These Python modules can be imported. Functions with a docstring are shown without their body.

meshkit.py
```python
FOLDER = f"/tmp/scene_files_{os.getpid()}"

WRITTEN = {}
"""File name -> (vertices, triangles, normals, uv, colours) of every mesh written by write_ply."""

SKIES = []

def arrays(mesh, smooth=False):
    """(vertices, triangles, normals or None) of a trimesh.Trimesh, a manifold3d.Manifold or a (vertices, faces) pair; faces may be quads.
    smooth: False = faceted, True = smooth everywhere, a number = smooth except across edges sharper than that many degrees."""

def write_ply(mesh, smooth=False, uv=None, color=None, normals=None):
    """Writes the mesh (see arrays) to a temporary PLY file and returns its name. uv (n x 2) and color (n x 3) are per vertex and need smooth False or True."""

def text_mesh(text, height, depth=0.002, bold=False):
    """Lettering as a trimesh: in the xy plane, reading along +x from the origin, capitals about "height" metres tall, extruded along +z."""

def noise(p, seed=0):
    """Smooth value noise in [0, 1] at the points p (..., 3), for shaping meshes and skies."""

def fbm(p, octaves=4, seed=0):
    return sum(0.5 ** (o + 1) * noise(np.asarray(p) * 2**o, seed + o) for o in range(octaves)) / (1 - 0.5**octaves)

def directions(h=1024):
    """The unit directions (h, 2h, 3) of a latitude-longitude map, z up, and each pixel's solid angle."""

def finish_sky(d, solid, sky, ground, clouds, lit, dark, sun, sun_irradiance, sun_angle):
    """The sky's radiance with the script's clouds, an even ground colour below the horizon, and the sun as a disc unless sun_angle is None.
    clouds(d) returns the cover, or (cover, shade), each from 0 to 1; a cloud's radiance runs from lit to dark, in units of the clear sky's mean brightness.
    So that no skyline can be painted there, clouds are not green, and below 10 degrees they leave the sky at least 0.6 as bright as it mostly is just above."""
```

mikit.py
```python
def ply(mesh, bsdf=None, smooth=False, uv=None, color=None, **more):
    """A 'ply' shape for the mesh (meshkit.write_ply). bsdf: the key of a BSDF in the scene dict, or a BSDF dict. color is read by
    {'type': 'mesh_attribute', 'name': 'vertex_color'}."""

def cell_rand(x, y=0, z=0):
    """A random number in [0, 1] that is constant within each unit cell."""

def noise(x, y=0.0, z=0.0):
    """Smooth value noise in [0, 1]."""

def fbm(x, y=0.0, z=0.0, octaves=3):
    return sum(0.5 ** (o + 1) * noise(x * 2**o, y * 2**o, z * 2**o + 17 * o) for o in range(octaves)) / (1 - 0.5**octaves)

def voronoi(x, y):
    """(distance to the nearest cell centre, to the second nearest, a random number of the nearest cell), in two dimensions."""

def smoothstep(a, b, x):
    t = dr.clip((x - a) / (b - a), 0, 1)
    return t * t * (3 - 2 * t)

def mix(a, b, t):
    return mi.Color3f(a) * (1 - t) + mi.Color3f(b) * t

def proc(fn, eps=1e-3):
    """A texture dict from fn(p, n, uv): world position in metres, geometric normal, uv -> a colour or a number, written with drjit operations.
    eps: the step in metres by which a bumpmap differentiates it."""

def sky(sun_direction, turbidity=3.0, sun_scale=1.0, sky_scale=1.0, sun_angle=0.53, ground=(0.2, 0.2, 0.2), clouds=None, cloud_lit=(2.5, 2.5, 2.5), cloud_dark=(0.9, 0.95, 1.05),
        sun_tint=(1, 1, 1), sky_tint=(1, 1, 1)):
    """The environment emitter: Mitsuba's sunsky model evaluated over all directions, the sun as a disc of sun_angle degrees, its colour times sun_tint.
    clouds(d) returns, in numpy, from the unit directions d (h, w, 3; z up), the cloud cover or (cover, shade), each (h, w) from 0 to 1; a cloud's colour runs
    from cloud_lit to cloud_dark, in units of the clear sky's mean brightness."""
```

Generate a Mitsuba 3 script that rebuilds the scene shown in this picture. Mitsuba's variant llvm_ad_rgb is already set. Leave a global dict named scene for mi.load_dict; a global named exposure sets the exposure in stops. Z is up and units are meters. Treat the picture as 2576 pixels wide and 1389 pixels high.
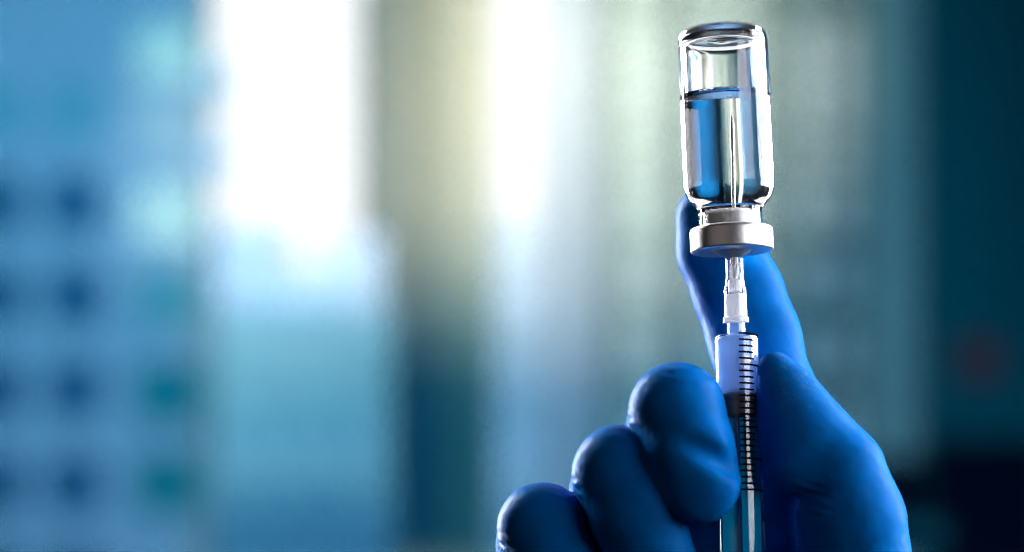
import math, numpy as np, trimesh, drjit as dr, mitsuba as mi, mikit
from mikit import proc, fbm, noise, smoothstep, mix

# ------------------------------------------------------------------ camera, lamps, exposure
U = 6.95e-5                      # metres per layout unit (the photo is 2576 x 1389 units at the focus distance)
D = 0.60                         # focus distance
CAM = np.array([0.0, -D, 0.0])
T = mi.ScalarTransform4f
scene, labels = {}, {}
exposure = 0.0
scene['camera'] = {'type': 'thinlens', 'fov': 2 * math.degrees(math.atan(1288 * U / D)), 'fov_axis': 'x',
                   'aperture_radius': 0.0050, 'focus_distance': D, 'near_clip': 0.05, 'far_clip': 3000.0,
                   'to_world': T().look_at(origin=[0, -D, 0], target=[0, 0, 0], up=[0, 0, 1])}


def P(u, v, y=0.0):
    """photo unit (u, v) at depth y (units, + away from the camera) -> metres"""
    k = (D + y * U) / D
    return np.array([(u - 1288) * U * k, y * U, (694.5 - v) * U * k])


def at(u, v, Y):
    """the same for the far city, Y in metres"""
    k = (D + Y) / D
    return np.array([(u - 1288) * U * k, Y, (694.5 - v) * U * k])


SUBJECT = P(1850, 700, 0)


def direction(az, el):
    a, e = math.radians(az), math.radians(el)     # az 0 = towards the camera, + to the right
    return np.array([math.sin(a) * math.cos(e), -math.cos(a) * math.cos(e), math.sin(e)])


def softbox(key, az, el, daz, del_, rad, dist, label):
    c = SUBJECT + direction(az, el) * dist
    w, h = dist * math.tan(math.radians(daz / 2)), dist * math.tan(math.radians(del_ / 2))
    m = T().look_at(origin=c.tolist(), target=SUBJECT.tolist(), up=[0, 0, 1]) @ T().scale([w, h, 1])
    scene[key] = {'type': 'rectangle', 'to_world': m, 'bsdf': {'type': 'diffuse', 'reflectance': {'type': 'rgb', 'value': [.02, .02, .02]}},
                  'emitter': {'type': 'area', 'radiance': {'type': 'rgb', 'value': list(rad)}}}
    labels[key] = {'label': label, 'category': 'studio lamp'}


softbox('softbox_lamp', 108, 14, 50, 46, (15.5, 17.4, 18.8), 0.55, 'large white softbox lamp to the right of the hand')
softbox('softbox_lamp_001', 50, 14.5, 32, 18, (4.5, 4.5, 4.9), 0.75, 'small white softbox lamp in front and to the right of the hand')
softbox('softbox_lamp_002', -139, 8, 12, 46, (85, 85, 88), 0.60, 'white strip softbox lamp behind and to the left of the hand')


softbox('softbox_lamp_003', -38, 12, 60, 50, (.105, .088, .082), 0.9, 'added large very dim warm fill panel in front and to the left of the hand')  # added dim fill to lift the dark side of the cap


def flood(key, src, dst, rgb, power, cutoff, beam):
    """an added spot, no visible source, lighting the far city; power = irradiance / pi at the aimed point"""
    src, dst = np.asarray(src, float), np.asarray(dst, float)
    r2 = ((dst - src) ** 2).sum()
    scene[key] = {'type': 'spot', 'to_world': T().look_at(origin=src.tolist(), target=dst.tolist(), up=[0, 0, 1]),
                  'intensity': {'type': 'rgb', 'value': [float(c * power * math.pi * r2) for c in rgb]}, 'cutoff_angle': float(cutoff), 'beam_width': float(beam)}


# added spots shaping the city light: cool overall, warm high on the tower side
flood('added_city_spot', at(300, -900, 20), at(350, 120, 130), (.15, .53, .88), .77, 18, 3)
flood('added_city_spot_001', at(1400, -900, 20), at(1400, 150, 130), (1.0, .93, .73), 1.42, 6.8, .3)
flood('added_city_spot_002', at(1900, -900, 20), at(1800, 3000, 70), (.30, .58, 1.0), 1.5, 34, 12)
flood('added_city_spot_003', at(3600, -900, 20), at(4300, -800, 118), (.04, .50, 1.0), 1.1, 13.5, 6)
flood('added_city_spot_004', at(750, -900, 20), at(740, 470, 128), (1.0, 1.0, 1.0), .46, 4.4, .5)

# ------------------------------------------------------------------ materials
def rgb(*c):
    return {'type': 'rgb', 'value': [float(x) for x in c]}


def lin(r, g, b):
    return [((x / 255 + .055) / 1.055) ** 2.4 if x > 10 else x / 255 / 12.92 for x in (r, g, b)]


def bsdf(name, d):
    scene[name] = d
    return name


POWDER = (P(2005, 955, -110) * 1000).tolist()


def grain_fn(p, n, uv):
    q = p * 1000.0
    return fbm(q.x * 3.2, q.y * 3.2, q.z * 3.2, 2) * .6 + noise(q.x * 1.1, q.y * 1.1, q.z * 1.1) * .4


def glove_col(p, n, uv):
    q = p * 1000.0
    f = fbm(q.x * .25, q.y * .25, q.z * .25, 2)
    base = mix((.0001, .118, .415), (.0001, .138, .47), smoothstep(.3, .7, f))
    # pale powder left on the thumb tip
    near = smoothstep(11.0, 3.0, dr.norm(q - mi.Point3f(*POWDER)))
    dust = smoothstep(.56, .72, noise(q.x * 6.5, q.y * 6.5, q.z * 6.5) * .6 + fbm(q.x * .9, q.y * .9, q.z * .9, 2) * .4)
    return mix(base, (.20, .32, .55), near * dust * .3)


bsdf('m_glove', {'type': 'bumpmap', 'arbitrary': proc(grain_fn, 6e-5), 'scale': 1.6e-5,
                 'nested': {'type': 'twosided', 'b': {'type': 'principled', 'base_color': proc(glove_col), 'roughness': .38, 'specular': .016}}})
bsdf('m_glass', {'type': 'dielectric', 'int_ior': 1.5, 'ext_ior': 1.0})
bsdf('m_liquid_side', {'type': 'dielectric', 'int_ior': 1.335, 'ext_ior': 1.5})
bsdf('m_liquid_top', {'type': 'dielectric', 'int_ior': 1.335, 'ext_ior': 1.0})


def brushed(p, n, uv):
    q = p * 1000.0
    return fbm(q.x * 4, q.y * 4, q.z * 9, 2)


bsdf('m_aluminium', {'type': 'bumpmap', 'arbitrary': proc(brushed, 5e-5), 'scale': 9e-6,
                     'nested': {'type': 'roughconductor', 'material': 'Al', 'alpha': .15, 'distribution': 'ggx'}})
bsdf('m_steel', {'type': 'twosided', 'b': {'type': 'principled', 'base_color': rgb(.82, .82, .83), 'metallic': .55, 'roughness': .35}})
bsdf('m_rubber_white', {'type': 'twosided', 'b': {'type': 'principled', 'base_color': rgb(.9, .9, .92), 'roughness': .5, 'specular': .4}})
bsdf('m_rubber_grey', {'type': 'twosided', 'b': {'type': 'principled', 'base_color': rgb(.18, .18, .19), 'roughness': .25, 'specular': .5}})
bsdf('m_rubber_black', {'type': 'twosided', 'b': {'type': 'principled', 'base_color': rgb(.055, .055, .065), 'roughness': .45, 'specular': .25}})
bsdf('m_ink', {'type': 'twosided', 'b': {'type': 'diffuse', 'reflectance': rgb(.008, .008, .01)}})
bsdf('m_clear_plastic', {'type': 'dielectric', 'int_ior': 1.49, 'ext_ior': 1.0})
bsdf('m_sheet', {'type': 'thindielectric', 'int_ior': 1.49, 'ext_ior': 1.0})
bsdf('m_suspension', {'type': 'principledthin', 'base_color': rgb(.40, .57, .86), 'diff_trans': .8, 'roughness': .2, 'spec_trans': .6})
bsdf('m_frosted', {'type': 'principledthin', 'base_color': rgb(.74, .74, .78), 'diff_trans': .8, 'roughness': .2, 'spec_trans': .4})
bsdf('m_rod', {'type': 'twosided', 'b': {'type': 'principled', 'base_color': rgb(.001, .40, .72), 'roughness': .6, 'specular': .02}})
bsdf('m_bubble', {'type': 'blendbsdf', 'weight': .55, 'a': {'type': 'dielectric', 'int_ior': 1.33, 'ext_ior': 1.0}, 'b': {'type': 'twosided', 'x': {'type': 'diffuse', 'reflectance': rgb(.88, .92, 1)}}})

# ------------------------------------------------------------------ helpers
def numbered(key):
    if key not in scene and key not in labels:
        return key
    i = 1
    while f'{key}_{i:03d}' in scene or f'{key}_{i:03d}' in labels:
        i += 1
    return f'{key}_{i:03d}'


def put(key, mesh, mat, smooth=35, **more):
    key = numbered(key)
    scene[key] = mikit.ply(mesh, mat, smooth=smooth, **more)
    return key


def frame(u, v, y, tilt, pitch):
    """local (x right, y away, z up along the axis, in units) -> world"""
    t, p = math.radians(tilt), math.radians(pitch)
    z = np.array([-math.sin(t) * math.cos(p), math.sin(p), math.cos(t) * math.cos(p)])
    x = np.array([math.cos(t), 0, math.sin(t)])
    x -= z * (x @ z)
    x /= np.linalg.norm(x)
    yv = np.cross(z, x)
    m = np.eye(4)
    m[:3, :3] = np.stack([x, yv, z], 1) * U
    m[:3, 3] = P(u, v, y)
    return m


def moved(mesh, m):
    mesh = mesh.copy()
    mesh.apply_transform(m)
    return mesh


def lathe(prof, n=128):
    """open or closed surface of revolution about z; normals to the right of the profile's direction when r is drawn to the right"""
    prof = np.asarray(prof, float)
    k = len(prof)
    a = np.arange(n) * 2 * np.pi / n
    v = np.stack([prof[:, None, 0] * np.cos(a), prof[:, None, 0] * np.sin(a), np.repeat(prof[:, None, 1], n, 1)], -1).reshape(-1, 3)
    i, j = np.meshgrid(np.arange(k - 1), np.arange(n), indexing='ij')
    j2 = (j + 1) % n
    q = np.stack([i * n + j, i * n + j2, (i + 1) * n + j2, (i + 1) * n + j], -1).reshape(-1, 4)
    m = trimesh.Trimesh(v, np.vstack([q[:, [0, 1, 2]], q[:, [0, 2, 3]]]), process=False)
    m.merge_vertices()
    m.update_faces(m.nondegenerate_faces())
    return m


def rounded(pts, r, n=6):
    """polyline profile with its inner corners rounded; r one number or one per corner"""
    pts = [np.asarray(p, float) for p in pts]
    out = [pts[0]]
    for i in range(1, len(pts) - 1):
        rr = r[i - 1] if isinstance(r, (list, tuple)) else r
        a, b, c = pts[i - 1], pts[i], pts[i + 1]
        if rr <= 0:
            out.append(b)
            continue
        la, lc = np.linalg.norm(a - b), np.linalg.norm(c - b)
        d = min(rr, la * .49, lc * .49)
        p0, p1 = b + (a - b) / la * d, b + (c - b) / lc * d
        for t in np.linspace(0, 1, n + 1):
            out.append((1 - t) ** 2 * p0 + 2 * t * (1 - t) * b + t * t * p1)
    out.append(pts[-1])
    return np.array(out)


def spline(pts, n):
    from scipy.interpolate import PchipInterpolator
    pts = np.asarray(pts, float)
    s = np.concatenate([[0], np.cumsum(np.linalg.norm(np.diff(pts, axis=0), axis=1))])
    t = np.linspace(0, s[-1], n)
    return np.stack([PchipInterpolator(s, pts[:, k])(t) for k in range(2)], 1)


# ------------------------------------------------------------------ the far city
def paint(name, c, rough=.6):
    return bsdf(name, {'type': 'twosided', 'b': {'type': 'diffuse', 'reflectance': rgb(*c)}})


def box_mesh(x0, x1, y0, y1, z0, z1):
    m = trimesh.creation.box((x1 - x0, y1 - y0, z1 - z0))
    m.apply_translation(((x0 + x1) / 2, (y0 + y1) / 2, (z0 + z1) / 2))
    return m


GROUND = -16.0


def block(key, u0, u1, v0, Y, depth, mat, v1=None):
    """a box standing at depth Y: photo units give its left, right and top; it stands on the street unless v1 is given"""
    a, b = at(u0, v0, Y), at(u1, v0 if v1 is None else v1, Y)
    z0 = GROUND if v1 is None else b[2]
    return put(key, box_mesh(a[0], b[0], Y, Y + depth, z0, a[2]), mat, smooth=False)


def building(key, label, group=None):
    key = numbered(key)
    labels[key] = {'label': label, 'category': 'building'}
    if group:
        labels[key]['group'] = group
    return key


def slab(holder, part, u, v, w, h, Y, mat, proud=.12):
    a, b = at(u - w / 2, v - h / 2, Y), at(u + w / 2, v + h / 2, Y)
    return put(f'{holder}__{part}', box_mesh(a[0], b[0], Y - proud, Y + .02, b[2], a[2]), mat, smooth=False)


# sky: a bright curved backdrop far behind the houses
ang = np.radians(np.linspace(-42, 42, 41))
zz = np.linspace(-60, 720, 9)
R = 420.0
gv = np.array([[R * math.sin(a), R * math.cos(a), z] for z in zz for a in ang])
ii, jj = np.meshgrid(np.arange(8), np.arange(40), indexing='ij')
q = np.stack([ii * 41 + jj, ii * 41 + jj + 1, (ii + 1) * 41 + jj + 1, (ii + 1) * 41 + jj], -1).reshape(-1, 4)
sky_mesh = trimesh.Trimesh(gv, np.vstack([q[:, [0, 2, 1]], q[:, [0, 3, 2]]]), process=False)
if (sky_mesh.face_normals[0] @ sky_mesh.triangles_center[0]) > 0:
    sky_mesh.invert()
bsdf('m_sky', {'type': 'diffuse', 'reflectance': rgb(.50, .52, .50)})
scene['sky'] = mikit.ply(sky_mesh, 'm_sky', emitter={'type': 'area', 'radiance': rgb(1.16, 1.17, 1.19)})
labels['sky'] = {'label': 'bright hazy white sky between the far buildings', 'category': 'sky', 'kind': 'structure'}
bsdf('m_street', {'type': 'twosided', 'b': {'type': 'diffuse', 'reflectance': rgb(.3, .33, .36)}})
scene['street'] = mikit.ply(box_mesh(-400, 400, 30, 430, GROUND - .5, GROUND), 'm_street')
labels['street'] = {'label': 'dark street far below the frame', 'category': 'street', 'kind': 'structure'}

# 1 the blue house with rows of windows
paint('m_blue_wall', (.42, .52, .58))
paint('m_blue_edge', (.50, .50, .45))
paint('m_win_dark', (.01, .14, .24))
paint('m_win_mid', (.20, .46, .50))
paint('m_win_sky_reflect', (.95, .97, .74))  # reflected sky put into the colour of the upper windows
paint('m_win_soft', (.60, .66, .62))
paint('m_win_teal', (.01, .28, .28))
paint('m_win_pale_teal', (.14, .40, .40))
paint('m_pale_slab', (.9, .9, .88))
TALL = -3200
b = building('office_building', 'blurred blue high-rise at the left edge with a grid of dark square windows')
Y = 120.0
block(b + '__wall', -5200, 520, TALL, Y, 3, 'm_blue_wall')
slab(b, 'corner_panel', 494, 560, 52, 1900, Y, 'm_blue_edge', .05)
rows = [45, 280, 512, 745, 980, 1218, 1455]
for u in (-590, -395, -205, -8, 188):
    for r, v in enumerate(rows):
        if r:
            slab(b, 'window', u, v, 132, 138, Y, 'm_win_mid' if r == 1 else 'm_win_dark')
for v, w, m in ((132, 120, 'm_win_sky_reflect'), (318, 120, 'm_win_soft'), (540, 120, 'm_win_sky_reflect'), (752, 120, 'm_win_pale_teal'), (988, 120, 'm_win_teal'), (1218, 120, 'm_win_teal')):
    slab(b, 'window', 420, v, w + 45, 150, Y, m)
for v in (205, 395):
    a0, a1 = at(520, v - 45, Y), at(580, v + 40, Y)
    put(b + '__balcony', box_mesh(a0[0], a1[0], Y + .5, Y + 2.5, a1[2], a0[2]), 'm_pale_slab', smooth=False)

# 2 pale houses far down the street, below the bright sky
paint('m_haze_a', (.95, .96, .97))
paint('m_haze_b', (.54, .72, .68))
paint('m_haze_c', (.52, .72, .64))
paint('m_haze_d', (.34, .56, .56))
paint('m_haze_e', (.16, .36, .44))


def banded(holder, u0, u1, Y, bands, proud=.12):
    """storey-high panels, the downward fade of light put into their colours, one part each: (top, bottom, material)"""
    for v0, v1, m in bands:
        slab(holder, 'fade_panel', (u0 + u1) / 2, (v0 + v1) / 2, u1 - u0, v1 - v0 - 1, Y, m, proud)


b = building('pale_building', 'palest far building low between the blue high-rise and the olive tower')
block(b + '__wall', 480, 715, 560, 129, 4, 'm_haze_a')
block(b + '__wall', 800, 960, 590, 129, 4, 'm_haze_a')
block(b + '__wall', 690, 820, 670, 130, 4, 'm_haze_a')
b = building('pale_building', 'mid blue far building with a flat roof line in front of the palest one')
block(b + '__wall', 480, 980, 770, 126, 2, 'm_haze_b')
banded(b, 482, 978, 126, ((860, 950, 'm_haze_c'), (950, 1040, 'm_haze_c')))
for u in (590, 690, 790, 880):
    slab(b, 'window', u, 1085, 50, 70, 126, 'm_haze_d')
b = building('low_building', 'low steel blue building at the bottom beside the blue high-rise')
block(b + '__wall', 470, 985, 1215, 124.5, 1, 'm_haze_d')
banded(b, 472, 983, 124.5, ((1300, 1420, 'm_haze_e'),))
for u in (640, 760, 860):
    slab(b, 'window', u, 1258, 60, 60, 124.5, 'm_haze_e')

# 3 the olive tower, in storey-high panels coloured for warm light above and shade below
b = building('olive_tower', 'blurred olive grey tower left of the bright sky gap with a dark teal foot')
Y = 134.0
paint('m_olive', (.45, .40, .28))
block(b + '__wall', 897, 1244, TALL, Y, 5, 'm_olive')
HUES = (((.27, .27, .22), (.004, .035, .075)), ((.38, .35, .25), (.006, .11, .15)), ((.64, .58, .42), (.05, .20, .19)))  # light fade painted per column, the right one paler for the glow
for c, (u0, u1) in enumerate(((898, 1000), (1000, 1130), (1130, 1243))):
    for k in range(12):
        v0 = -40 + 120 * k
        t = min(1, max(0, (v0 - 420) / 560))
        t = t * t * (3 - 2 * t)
        paint(f'm_tower_fade_{c}_{k}', [(1 - t) * a_ + t * b_ for a_, b_ in zip(*HUES[c])])
        slab(b, 'fade_panel', (u0 + u1) / 2, v0 + 60, u1 - u0 - 2, 118, Y, f'm_tower_fade_{c}_{k}', .15)

# 4 pale blue house right of the tower, under the second gap
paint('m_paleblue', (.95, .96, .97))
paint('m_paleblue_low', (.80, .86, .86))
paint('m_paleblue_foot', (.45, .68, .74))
b = building('pale_building', 'narrow pale blue building right of the olive tower under the second sky gap')
Y = 128.0
block(b + '__wall', 1246, 1362, 540, Y, 3, 'm_paleblue')
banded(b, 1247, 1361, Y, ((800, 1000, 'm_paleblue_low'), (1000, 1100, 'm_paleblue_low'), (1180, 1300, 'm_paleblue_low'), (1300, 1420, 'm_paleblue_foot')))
slab(b, 'corner_strip', 1350, 650, 22, 210, Y, 'm_pale_slab', .25)

# 5 the light grey house, 6 the teal glass house and its window columns
paint('m_lightgrey', (.60, .62, .64))
paint('m_greygreen', (.52, .59, .50))
paint('m_mullion', (.26, .30, .27))
paint('m_strip', (.86, .92, .82))
paint('m_slate', (.42, .66, .58))
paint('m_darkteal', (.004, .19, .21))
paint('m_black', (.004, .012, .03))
paint('m_sky_blue', (.3, .62, .8))
b = building('grey_building', 'light grey building face just right of the second sky gap')
Y = 132.0
block(b + '__wall', 1365, 1504, TALL, Y, 5, 'm_lightgrey')
b = building('glass_building', 'grey green glass building behind the vial with columns of pale windows')
Y = 130.0
block(b + '__wall', 1505, 1930, TALL, Y, 5, 'm_greygreen')
for u, w in ((1530, 34), (1695, 40)):
    slab(b, 'mullion', u, 640, w, 2000, Y, 'm_mullion', .14)
ROWS = ((-150, 240), (190, 270), (395, 80), (525, 110), (700, 110), (880, 110), (1060, 110))
for u in (1612, 1780, 1880):
    for v, h in ROWS:
        slab(b, 'window', u, v, 62, h, Y, 'm_strip', .10)
paint('m_tealwing', (.22, .36, .31))
b = building('teal_building', 'dim teal building right of the vial with two columns of pale windows')
block(b + '__wall', 1932, 2189, TALL, Y, 5, 'm_tealwing')
for u, w in ((1952, 36), (2081, 34), (2170, 36)):
    slab(b, 'mullion', u, 640, w, 2000, Y, 'm_mullion', .14)
for u in (2030, 2128):
    for v, h in ROWS:
        slab(b, 'window', u, v, 64, h, Y, 'm_strip', .10)
b = building('slate_building', 'dark slate teal building at the right with a thin vertical edge line')
Y = 128.0
block(b + '__wall', 2191, 2312, TALL, Y, 5, 'm_slate')
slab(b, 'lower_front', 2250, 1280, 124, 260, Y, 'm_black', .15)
b = building('dark_building', 'almost black teal building at the far right edge')
Y = 126.0
block(b + '__wall', 2330, 2680, TALL, Y, 5, 'm_darkteal')
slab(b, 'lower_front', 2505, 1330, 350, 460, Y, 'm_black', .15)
bsdf('m_lamp_off', {'type': 'diffuse', 'reflectance': rgb(.02, .05, .06)})
for u, v, w, h, e in ((2462, 905, 105, 105, (.016, .007, .012)), (2318, 1345, 95, 50, (.002, .050, .085))):
    k = slab(b, 'window', u, v, w, h, Y, 'm_lamp_off', .25)
    scene[k]['emitter'] = {'type': 'area', 'radiance': rgb(*e)}  # glow added for two small coloured spots, no windows known here
    labels[k] = {'label': 'dull red light spot' if e[0] > .01 else 'faint teal patch with added glow'}
b = building('added_blue_building', 'added bright blue building out of frame, for the blue refraction in the vial')
block(b + '__wall', 2690, 5700, TALL, 123.5, 5, 'm_sky_blue')  # added unseen to tint what the liquid refracts
b = building('pale_building', 'added pale grey building out of frame, for the pale edge of the vial')
block(b + '__wall', 5710, 11500, TALL, 116, 6, 'm_lightgrey')  # added unseen so the glass edge refracts pale grey

# ------------------------------------------------------------------ the vial
VP = 8.0
VF = frame(1840, 592, 0, -2.1 * -1, VP)      # tilt: the top leans left
def hv(v):
    return (592 - v) / (math.cos(math.radians(VP)))


labels['vial'] = {'label': 'clear glass vial of colourless liquid held upside down on the needle, aluminium crimp cap downward', 'category': 'vial'}
mouth = hv(596)
shoulder_out = spline([(80, hv(529)), (81.5, hv(524)), (91, hv(514)), (99, hv(506)), (106, hv(495)), (111.5, hv(482)), (114.5, hv(465)), (115, hv(445))], 26)
outer = np.vstack([[(66, mouth)], [(96, mouth)], [(96, hv(578))], [(80, hv(572))], shoulder_out,
                   rounded([(115, hv(430)), (114, hv(67)), (40, hv(66)), (0, hv(69))], [42, 10], 16)])
inner_low = np.vstack([[(58, hv(538)), (62, hv(538))], spline([(62, hv(534.5)), (64, hv(522)), (72, hv(507)), (82, hv(494)), (89, hv(478)), (92.5, hv(458)), (93, hv(440))], 20), [(93, hv(300))]])
MEN = 243
men_edge = (93, hv(MEN - 9))
inner_low = np.vstack([inner_low, [men_edge]])
inner_top = np.vstack([[men_edge], rounded([(93, hv(200)), (92, hv(102)), (30, hv(102)), (0, hv(108))], [16, 14], 16)])
inner_neck = np.array([(62, mouth), (62, hv(538))])
out_mesh = lathe(outer)
parts = [out_mesh, lathe(inner_top[::-1]), lathe(inner_neck[::-1]), lathe([(62, mouth), (66, mouth)])]
glass = trimesh.util.concatenate(parts)
put('vial__glass', moved(glass, VF), 'm_glass', 30)
put('vial__liquid', moved(lathe(inner_low), VF), 'm_liquid_side', 40)
rr = np.linspace(93, 0, 26)
men = np.stack([rr, hv(MEN) + 9 * np.exp(-(93 - rr) / 9.0)], 1)
put('vial__liquid_surface', moved(lathe(men), VF), 'm_liquid_top', 60)
labels['vial__liquid_surface'] = {'label': 'round liquid surface seen from below'}
stop_prof = rounded([(0, hv(602)), (90, hv(602)), (90, hv(597)), (58, hv(597)), (58, hv(536)), (44, hv(530)), (0, hv(533))], [2, 2, 2, 8, 6], 5)
put('vial__stopper', moved(lathe(stop_prof), VF), 'm_rubber_white')
cap_prof = rounded([(52, hv(633)), (105, hv(634)), (105, hv(573)), (82, hv(571)), (82, hv(577)), (101, hv(579)), (101, hv(627)), (52, hv(630)), (52, hv(633))], [9, 12, 2, 2, 3, 2, 1], 7)
put('vial__cap', moved(lathe(cap_prof, 160), VF), 'm_aluminium', 40)
sept = np.array([(0, hv(650)), (14, hv(649)), (26, hv(646)), (38, hv(640)), (46, hv(635)), (51, hv(631)), (51, hv(628)), (0, hv(628))])
put('vial__septum', moved(lathe(sept), VF), 'm_rubber_grey', 60)
labels['vial__septum'] = {'label': 'grey rubber bulging from the hole in the cap where the needle enters'}

# ------------------------------------------------------------------ the syringe
SP = 8.0
SF = frame(1852, 840, (592 - 840) * math.tan(math.radians(8)), 1.0, SP)
def sv(v):
    return (840 - v) / math.cos(math.radians(SP))


labels['syringe'] = {'label': 'clear plastic syringe with black graduation marks pushed up into the glass vial', 'category': 'syringe'}
barrel = rounded([(59.5, sv(1640)), (55.5, sv(845)), (24, sv(838)), (22.5, sv(812)), (10, sv(810)), (0, sv(810))], [9, 5, 2, 2], 8)
put('syringe__barrel', moved(lathe(barrel, 160), SF), 'm_sheet', 30)


def barrel_r(v):
    return 55.5 + 4 * (v - 845) / (1640 - 845)


liq = rounded([(0, sv(990)), (barrel_r(980) - 4.5, sv(990)), (51, sv(858)), (49, sv(850)), (19, sv(843)), (17.5, sv(814)), (0, sv(814))], [1, 4, 8, 4, 2], 6)
put('syringe__liquid', moved(lathe(liq, 128), SF), 'm_suspension', 35)
bub = trimesh.creation.icosphere(4, 1.0)
bub.vertices *= (21, 14, 26)
bub.apply_transform(trimesh.transformations.rotation_matrix(math.radians(14), (0, 0, 1)))
bub.apply_translation((12, -38, sv(915)))
put('syringe__bubble', moved(bub, SF), 'm_bubble', True)
labels['syringe__bubble'] = {'label': 'round air bubble in the cloudy liquid'}
rj = barrel_r(1010) - 2.5
g = rounded([(0, sv(976)), (10, sv(977)), (rj, sv(996)), (rj, sv(1007)), (rj - 3.5, sv(1009)), (rj - 3.5, sv(1022)), (rj, sv(1024)), (rj, sv(1040)), (rj - 5, sv(1048)), (0, sv(1048))], [4, 3, 1, 1, 1, 1, 2, 2], 3)[::-1]
put('syringe__gasket', moved(lathe(g), SF), 'm_rubber_black')
rod = []
for x0, x1, y0, y1 in ((-49, 49, -5, 5), (-5, 5, -24, 49)):
    m = box_mesh(x0, x1, y0, y1, sv(1640), sv(1050))
    m.apply_transform(trimesh.transformations.rotation_matrix(math.radians(14), (0, 0, 1)))
    rod.append(m)
rodm = trimesh.boolean.union(rod, engine='manifold')
put('syringe__plunger_rod', moved(rodm, SF), 'm_rod', False)
# needle, bevelled tip
nm = trimesh.creation.cylinder(3.6, 1.0, sections=24)
L0, L1 = sv(700), sv(300)
nv = nm.vertices.copy()
nv[:, 2] = np.where(nv[:, 2] > 0, L1 + nv[:, 0] * -5.0, L0)
nm = trimesh.Trimesh(nv, nm.faces, process=False)
put('syringe__needle', moved(nm, SF), 'm_steel', 30)
hub = rounded([(34, sv(812)), (34, sv(799)), (29.5, sv(797)), (28.4, sv(738)), (29.4, sv(736)), (29.4, sv(729)), (28, sv(727)), (27.5, sv(722)), (25.5, sv(720))], [1.5, 2, 3, 1, 1, 1, 1], 5)
put('syringe__needle_hub', moved(lathe(hub, 96), SF), 'm_sheet', 35)
core = rounded([(0, sv(811)), (31, sv(811)), (31, sv(801)), (25.5, sv(799)), (24.5, sv(745)), (21, sv(741)), (0, sv(741))], [1, 1, 2, 4, 2], 5)
put('syringe__hub_core', moved(lathe(core, 96), SF), 'm_frosted', 35)
labels['syringe__needle_hub'] = {'label': 'clear needle hub with a thin collar at its foot'}
sleeve = rounded([(25.5, sv(719)), (24.5, sv(706)), (22.6, sv(700)), (22.6, sv(652))], [3, 3], 5)
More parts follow.
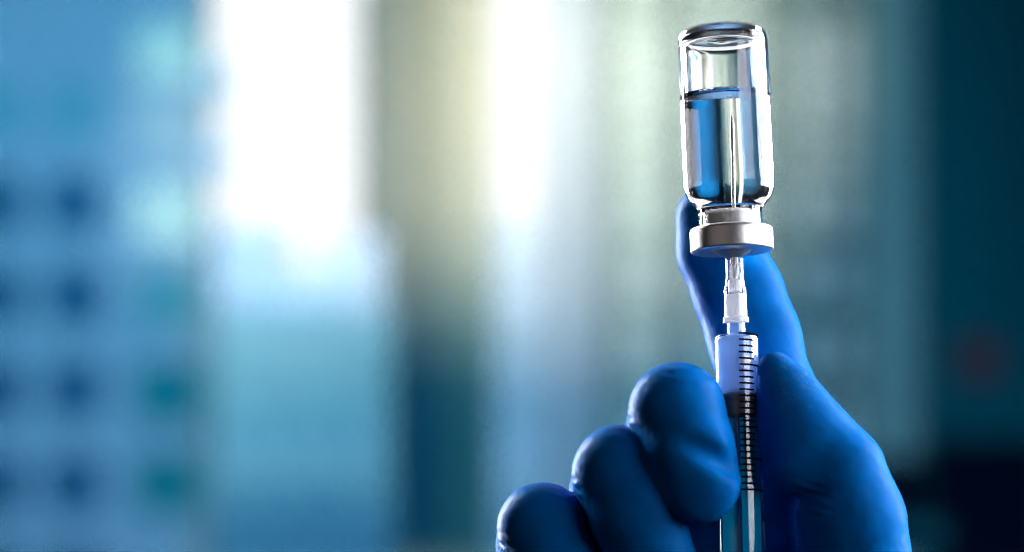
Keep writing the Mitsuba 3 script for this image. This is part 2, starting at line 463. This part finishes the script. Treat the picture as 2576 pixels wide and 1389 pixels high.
put('syringe__needle_sleeve', moved(lathe(sleeve, 96), SF), 'm_sheet', 35)
stem = rounded([(0, sv(735)), (17, sv(735)), (16, sv(706)), (9.5, sv(702)), (9, sv(645)), (4, sv(642)), (0, sv(642))], [1, 2, 2, 2, 1], 4)
put('syringe__needle_stem', moved(lathe(stem, 64), SF), 'm_frosted', 35)
for s in (-1, 1):
    m = trimesh.creation.box((3, 5, 50))
    m.apply_translation((s * 10.5, -5, sv(688)))
    put('syringe__rib', moved(m, SF), 'm_frosted', False)
for x, y, v, r in ((7, -11, 672, 6.5), (12, -8, 668, 5), (10, -9, 700, 6), (-11, -10, 678, 3.2), (2, -13, 711, 2.6)):
    m = trimesh.creation.icosphere(3, r)
    m.vertices *= (1, .8, 1.25)
    m.apply_translation((x, y, sv(v)))
    put('syringe__droplet', moved(m, SF), 'm_clear_plastic', True)


def mark(v, a0, a1, h, droop=0.0):
    n = max(6, int(abs(a1 - a0) / 4))
    aa = np.radians(np.linspace(a0, a1, n))
    vs, r = [], barrel_r(v)
    for k, a in enumerate(aa):
        e = 1.0 if 0 < k < n - 1 else .55
        for dr_, dz in ((.3, -h / 2 * e), (.3, h / 2 * e), (.7, -h / 2 * e * .9), (.7, h / 2 * e * .9)):
            vs.append(((r + dr_) * math.sin(a), -(r + dr_) * math.cos(a), sv(v) + dz - 5 * (1 - math.cos(a))))
    fs = []
    for k in range(n - 1):
        a, b = 4 * k, 4 * k + 4
        fs += [(a + 2, b + 2, b + 3), (a + 2, b + 3, a + 3), (a, a + 2 + 0, b), (a + 2, b + 2, b), (a + 1, b + 1, a + 3), (a + 3, b + 1, b + 3)]
    return trimesh.Trimesh(vs, fs, process=False)


for k in range(26):
    v = 839 + 5.5 + k * 15.45
    off = 2 - 6 * k / 25
    long = k % 5 == 0
    put('syringe__graduation_mark', moved(mark(v, off, 80 if long else 43 + off, 4.7), SF), 'm_ink', False)
import meshkit
one = meshkit.text_mesh('1', 22, depth=.4, bold=True)
ov = one.vertices.copy()
rn = barrel_r(1300)
an = np.radians(58) + ov[:, 0] / rn
one.vertices = np.stack([(rn + .2 + ov[:, 2]) * np.sin(an), -(rn + .2 + ov[:, 2]) * np.cos(an), sv(1306) + ov[:, 1]], 1)
put('syringe__numeral', moved(one, SF), 'm_ink', False)

# ------------------------------------------------------------------ the gloved hand (signed distances, then surface nets)
def smin(a, b, k):
    h = np.clip(.5 + .5 * (b - a) / k, 0, 1)
    return b + (a - b) * h - k * h * (1 - h)


def cone(p, a, b, ra, rb):
    a, b = np.asarray(a, np.float32), np.asarray(b, np.float32)
    d = b - a
    t = np.clip(((p - a) @ d) / (d @ d), 0, 1)
    return np.linalg.norm(p - a - t[..., None] * d, axis=-1) - (ra + (rb - ra) * t)


def ellipsoid(p, c, r, ax=None):
    q = p - np.asarray(c, np.float32)
    if ax is not None:
        q = q @ np.asarray(ax, np.float32)
    q = q / np.asarray(r, np.float32)
    n = np.linalg.norm(q, axis=-1)
    return (n - 1) * min(r)


def J(u, v, y):
    return P(u, v, y) / U          # joint in world units of U


def chain(p, joints, k):
    d = None
    for (a, ra), (b, rb) in zip(joints[:-1], joints[1:]):
        c = cone(p, a, b, ra, rb)
        d = c if d is None else smin(d, c, k)
    return d


FINGERS = {
    'index': ([(J(1790, 552, 234), 94), (J(1810, 630, 226), 104), (J(1858, 740, 215), 111), (J(1897, 850, 190), 114), (J(1936, 1010, 160), 121), (J(1950, 1180, 150), 128), (J(1960, 1750, 230), 140)], 40),
    'middle': ([(J(1762, 1214, -186), 100), (J(1735, 1130, -170), 112), (J(1703, 1034, -120), 119), (J(1686, 1085, 60), 113), (J(1684, 1120, 230), 116), (J(1860, 1760, 260), 140)], 12),
    'ring': ([(J(1652, 1420, -150), 102), (J(1604, 1300, -140), 115), (J(1560, 1190, -95), 118), (J(1547, 1236, 70), 113), (J(1550, 1270, 230), 116), (J(1740, 1850, 250), 135)], 12),
    'little': ([(J(1455, 1560, -110), 95), (J(1410, 1440, -105), 107), (J(1364, 1328, -60), 111), (J(1356, 1372, 90), 108), (J(1365, 1410, 220), 108), (J(1620, 1950, 230), 125)], 12),
    'thumb': ([(J(1950, 932, -60), 47), (J(1981, 998, -70), 75), (J(2014, 1078, -84), 103), (J(2105, 1182, -92), 121), (J(2143, 1310, -80), 128), (J(2155, 1420, -60), 131), (J(2170, 1700, 40), 170)], 30),
}


def hand_sdf(p):
    d = None
    for name, (js, k) in FINGERS.items():
        if name == 'thumb':
            f = chain(p, js[:4], 40)
            g = chain(p, [(J(2118, 1215, -88), 120)] + js[4:], 40)
            f = smin(f, ellipsoid(p, J(2012, 1155, -112), (90, 88, 92)), 24)
            f = smin(f, g, 10)
            f = -smin(-f, cone(p, J(2003, 1264, -140), J(2088, 1226, -222), 9, 9), 20)
            f = -smin(-f, cone(p, J(1999, 1264, -170), J(1999, 1264, 10), 15, 15), 12)
        else:
            f = chain(p, js, k)
        if name == 'middle':
            f = smin(f, ellipsoid(p, J(1776, 1222, -258), (58, 19, 84)), 34)
            f = -smin(-f, cone(p, J(1725, 1112, -303), J(1835, 1170, -258), 12, 12), 46)
        d = f if d is None else smin(d, f, 7)
    palm = smin(cone(p, J(1960, 1750, 240), J(1650, 1950, 250), 140, 125), cone(p, J(2120, 1800, 120), J(1800, 1950, 180), 170, 150), 80)
    d = smin(d, palm, 60)
    return d


def surface_nets(fn, lo, hi, step):
    n = np.ceil((np.asarray(hi) - lo) / step).astype(int) + 1
    ax = [np.asarray(lo[k] + np.arange(n[k]) * step, np.float32) for k in range(3)]
    val = np.empty(n, np.float32)
    for i in range(0, n[0], 16):
        g = np.stack(np.meshgrid(ax[0][i:i + 16], ax[1], ax[2], indexing='ij'), -1)
        val[i:i + 16] = fn(g)
    ins = val < 0
    c = np.zeros(n - 1, np.int8)
    for o in np.ndindex(2, 2, 2):
        c += ins[o[0]:n[0] - 1 + o[0], o[1]:n[1] - 1 + o[1], o[2]:n[2] - 1 + o[2]]
    act = (c > 0) & (c < 8)
    idx = np.argwhere(act)
    ids = -np.ones(n - 1, np.int64)
    ids[act] = np.arange(len(idx))
    corners = np.array(list(np.ndindex(2, 2, 2)))
    cv = np.stack([val[tuple((idx + o).T)] for o in corners], 1)
    acc, cnt = np.zeros((len(idx), 3)), np.zeros(len(idx))
    for a in range(8):
        for b in range(a + 1, 8):
            if np.abs(corners[a] - corners[b]).sum() != 1:
                continue
            m = (cv[:, a] < 0) != (cv[:, b] < 0)
            t = cv[:, a] / np.where(m, cv[:, a] - cv[:, b], 1)
            pt = corners[a] + t[:, None] * (corners[b] - corners[a])
            acc[m] += pt[m]
            cnt[m] += 1
    verts = np.asarray(lo) + (idx + acc / cnt[:, None]) * step
    faces = []
    for axis in range(3):
        o = np.eye(3, dtype=int)[axis]
        s0 = [slice(0, n[k] - o[k]) for k in range(3)]
        s1 = [slice(o[k], n[k]) for k in range(3)]
        ch = ins[tuple(s0)] != ins[tuple(s1)]
        e = np.argwhere(ch)
        b, cc = (axis + 1) % 3, (axis + 2) % 3
        ok = (e[:, b] > 0) & (e[:, cc] > 0) & (e[:, b] < n[b] - 1) & (e[:, cc] < n[cc] - 1)
        e = e[ok]
        eb, ec = np.eye(3, dtype=int)[b], np.eye(3, dtype=int)[cc]
        quad = np.stack([ids[tuple((e - eb - ec).T)], ids[tuple((e - ec).T)], ids[tuple(e.T)], ids[tuple((e - eb).T)]], 1)
        flip = ~ins[tuple(e.T)]
        quad[flip] = quad[flip][:, ::-1]
        faces.append(quad)
    f = np.vstack(faces)
    f = f[(f >= 0).all(1)]
    return trimesh.Trimesh(verts, np.vstack([f[:, [0, 1, 2]], f[:, [0, 2, 3]]]), process=False)


lo, hi = J(1200, 1640, -330), J(2340, 440, 430)
lo2, hi2 = np.minimum(lo, hi), np.maximum(lo, hi)
hand = surface_nets(hand_sdf, lo2, hi2, 6.0)
from scipy.sparse import coo_matrix
he = np.vstack([hand.edges_unique, hand.edges_unique[:, ::-1]])
adj = coo_matrix((np.ones(len(he)), (he[:, 0], he[:, 1])), shape=(len(hand.vertices),) * 2).tocsr()
deg = np.maximum(np.asarray(adj.sum(1)).ravel(), 1)
hv_ = np.array(hand.vertices)
for _ in range(4):
    hv_ = .5 * hv_ + .5 * (adj @ hv_) / deg[:, None]
hand.vertices = hv_
# uneven film and fine folds at the joints
nn = hand.vertex_normals
disp = 2.0 * (meshkit.fbm(hv_ / 60.0, 2, 3) - .5) + 1.0 * (meshkit.noise(hv_ / 17.0, 9) - .5)
for c_, dir_, rad_, lam_, amp_ in ((J(1592, 1050, -130), (.35, 0, .94), 52, 21, 2.6), (J(1455, 1225, -120), (.35, 0, .94), 50, 20, 2.4), (J(1268, 1365, -90), (.45, 0, .9), 52, 20, 2.6),
                                   (J(2040, 1262, -190), (.3, 0, .95), 60, 24, 2.6), (J(2200, 1130, -120), (.6, 0, .8), 60, 26, 1.3), (J(1705, 935, -170), (.1, 0, .99), 62, 22, 1.2)):
    q_ = hv_ - c_
    wob = 4 * (meshkit.noise(hv_ / 30.0, 5) - .5)
    disp += amp_ * np.sin(2 * np.pi * (q_ @ np.asarray(dir_) + 3 * wob) / lam_) * np.exp(-(q_ ** 2).sum(1) / rad_ ** 2 * 1.4)
hand.vertices = hv_ + nn * disp[:, None]
hand.apply_scale(U)
scene['gloved_hand'] = mikit.ply(hand, 'm_glove', smooth=True)
labels['gloved_hand'] = {'label': 'right hand in a bright blue nitrile glove gripping the syringe, forefinger raised behind the vial', 'category': 'hand'}
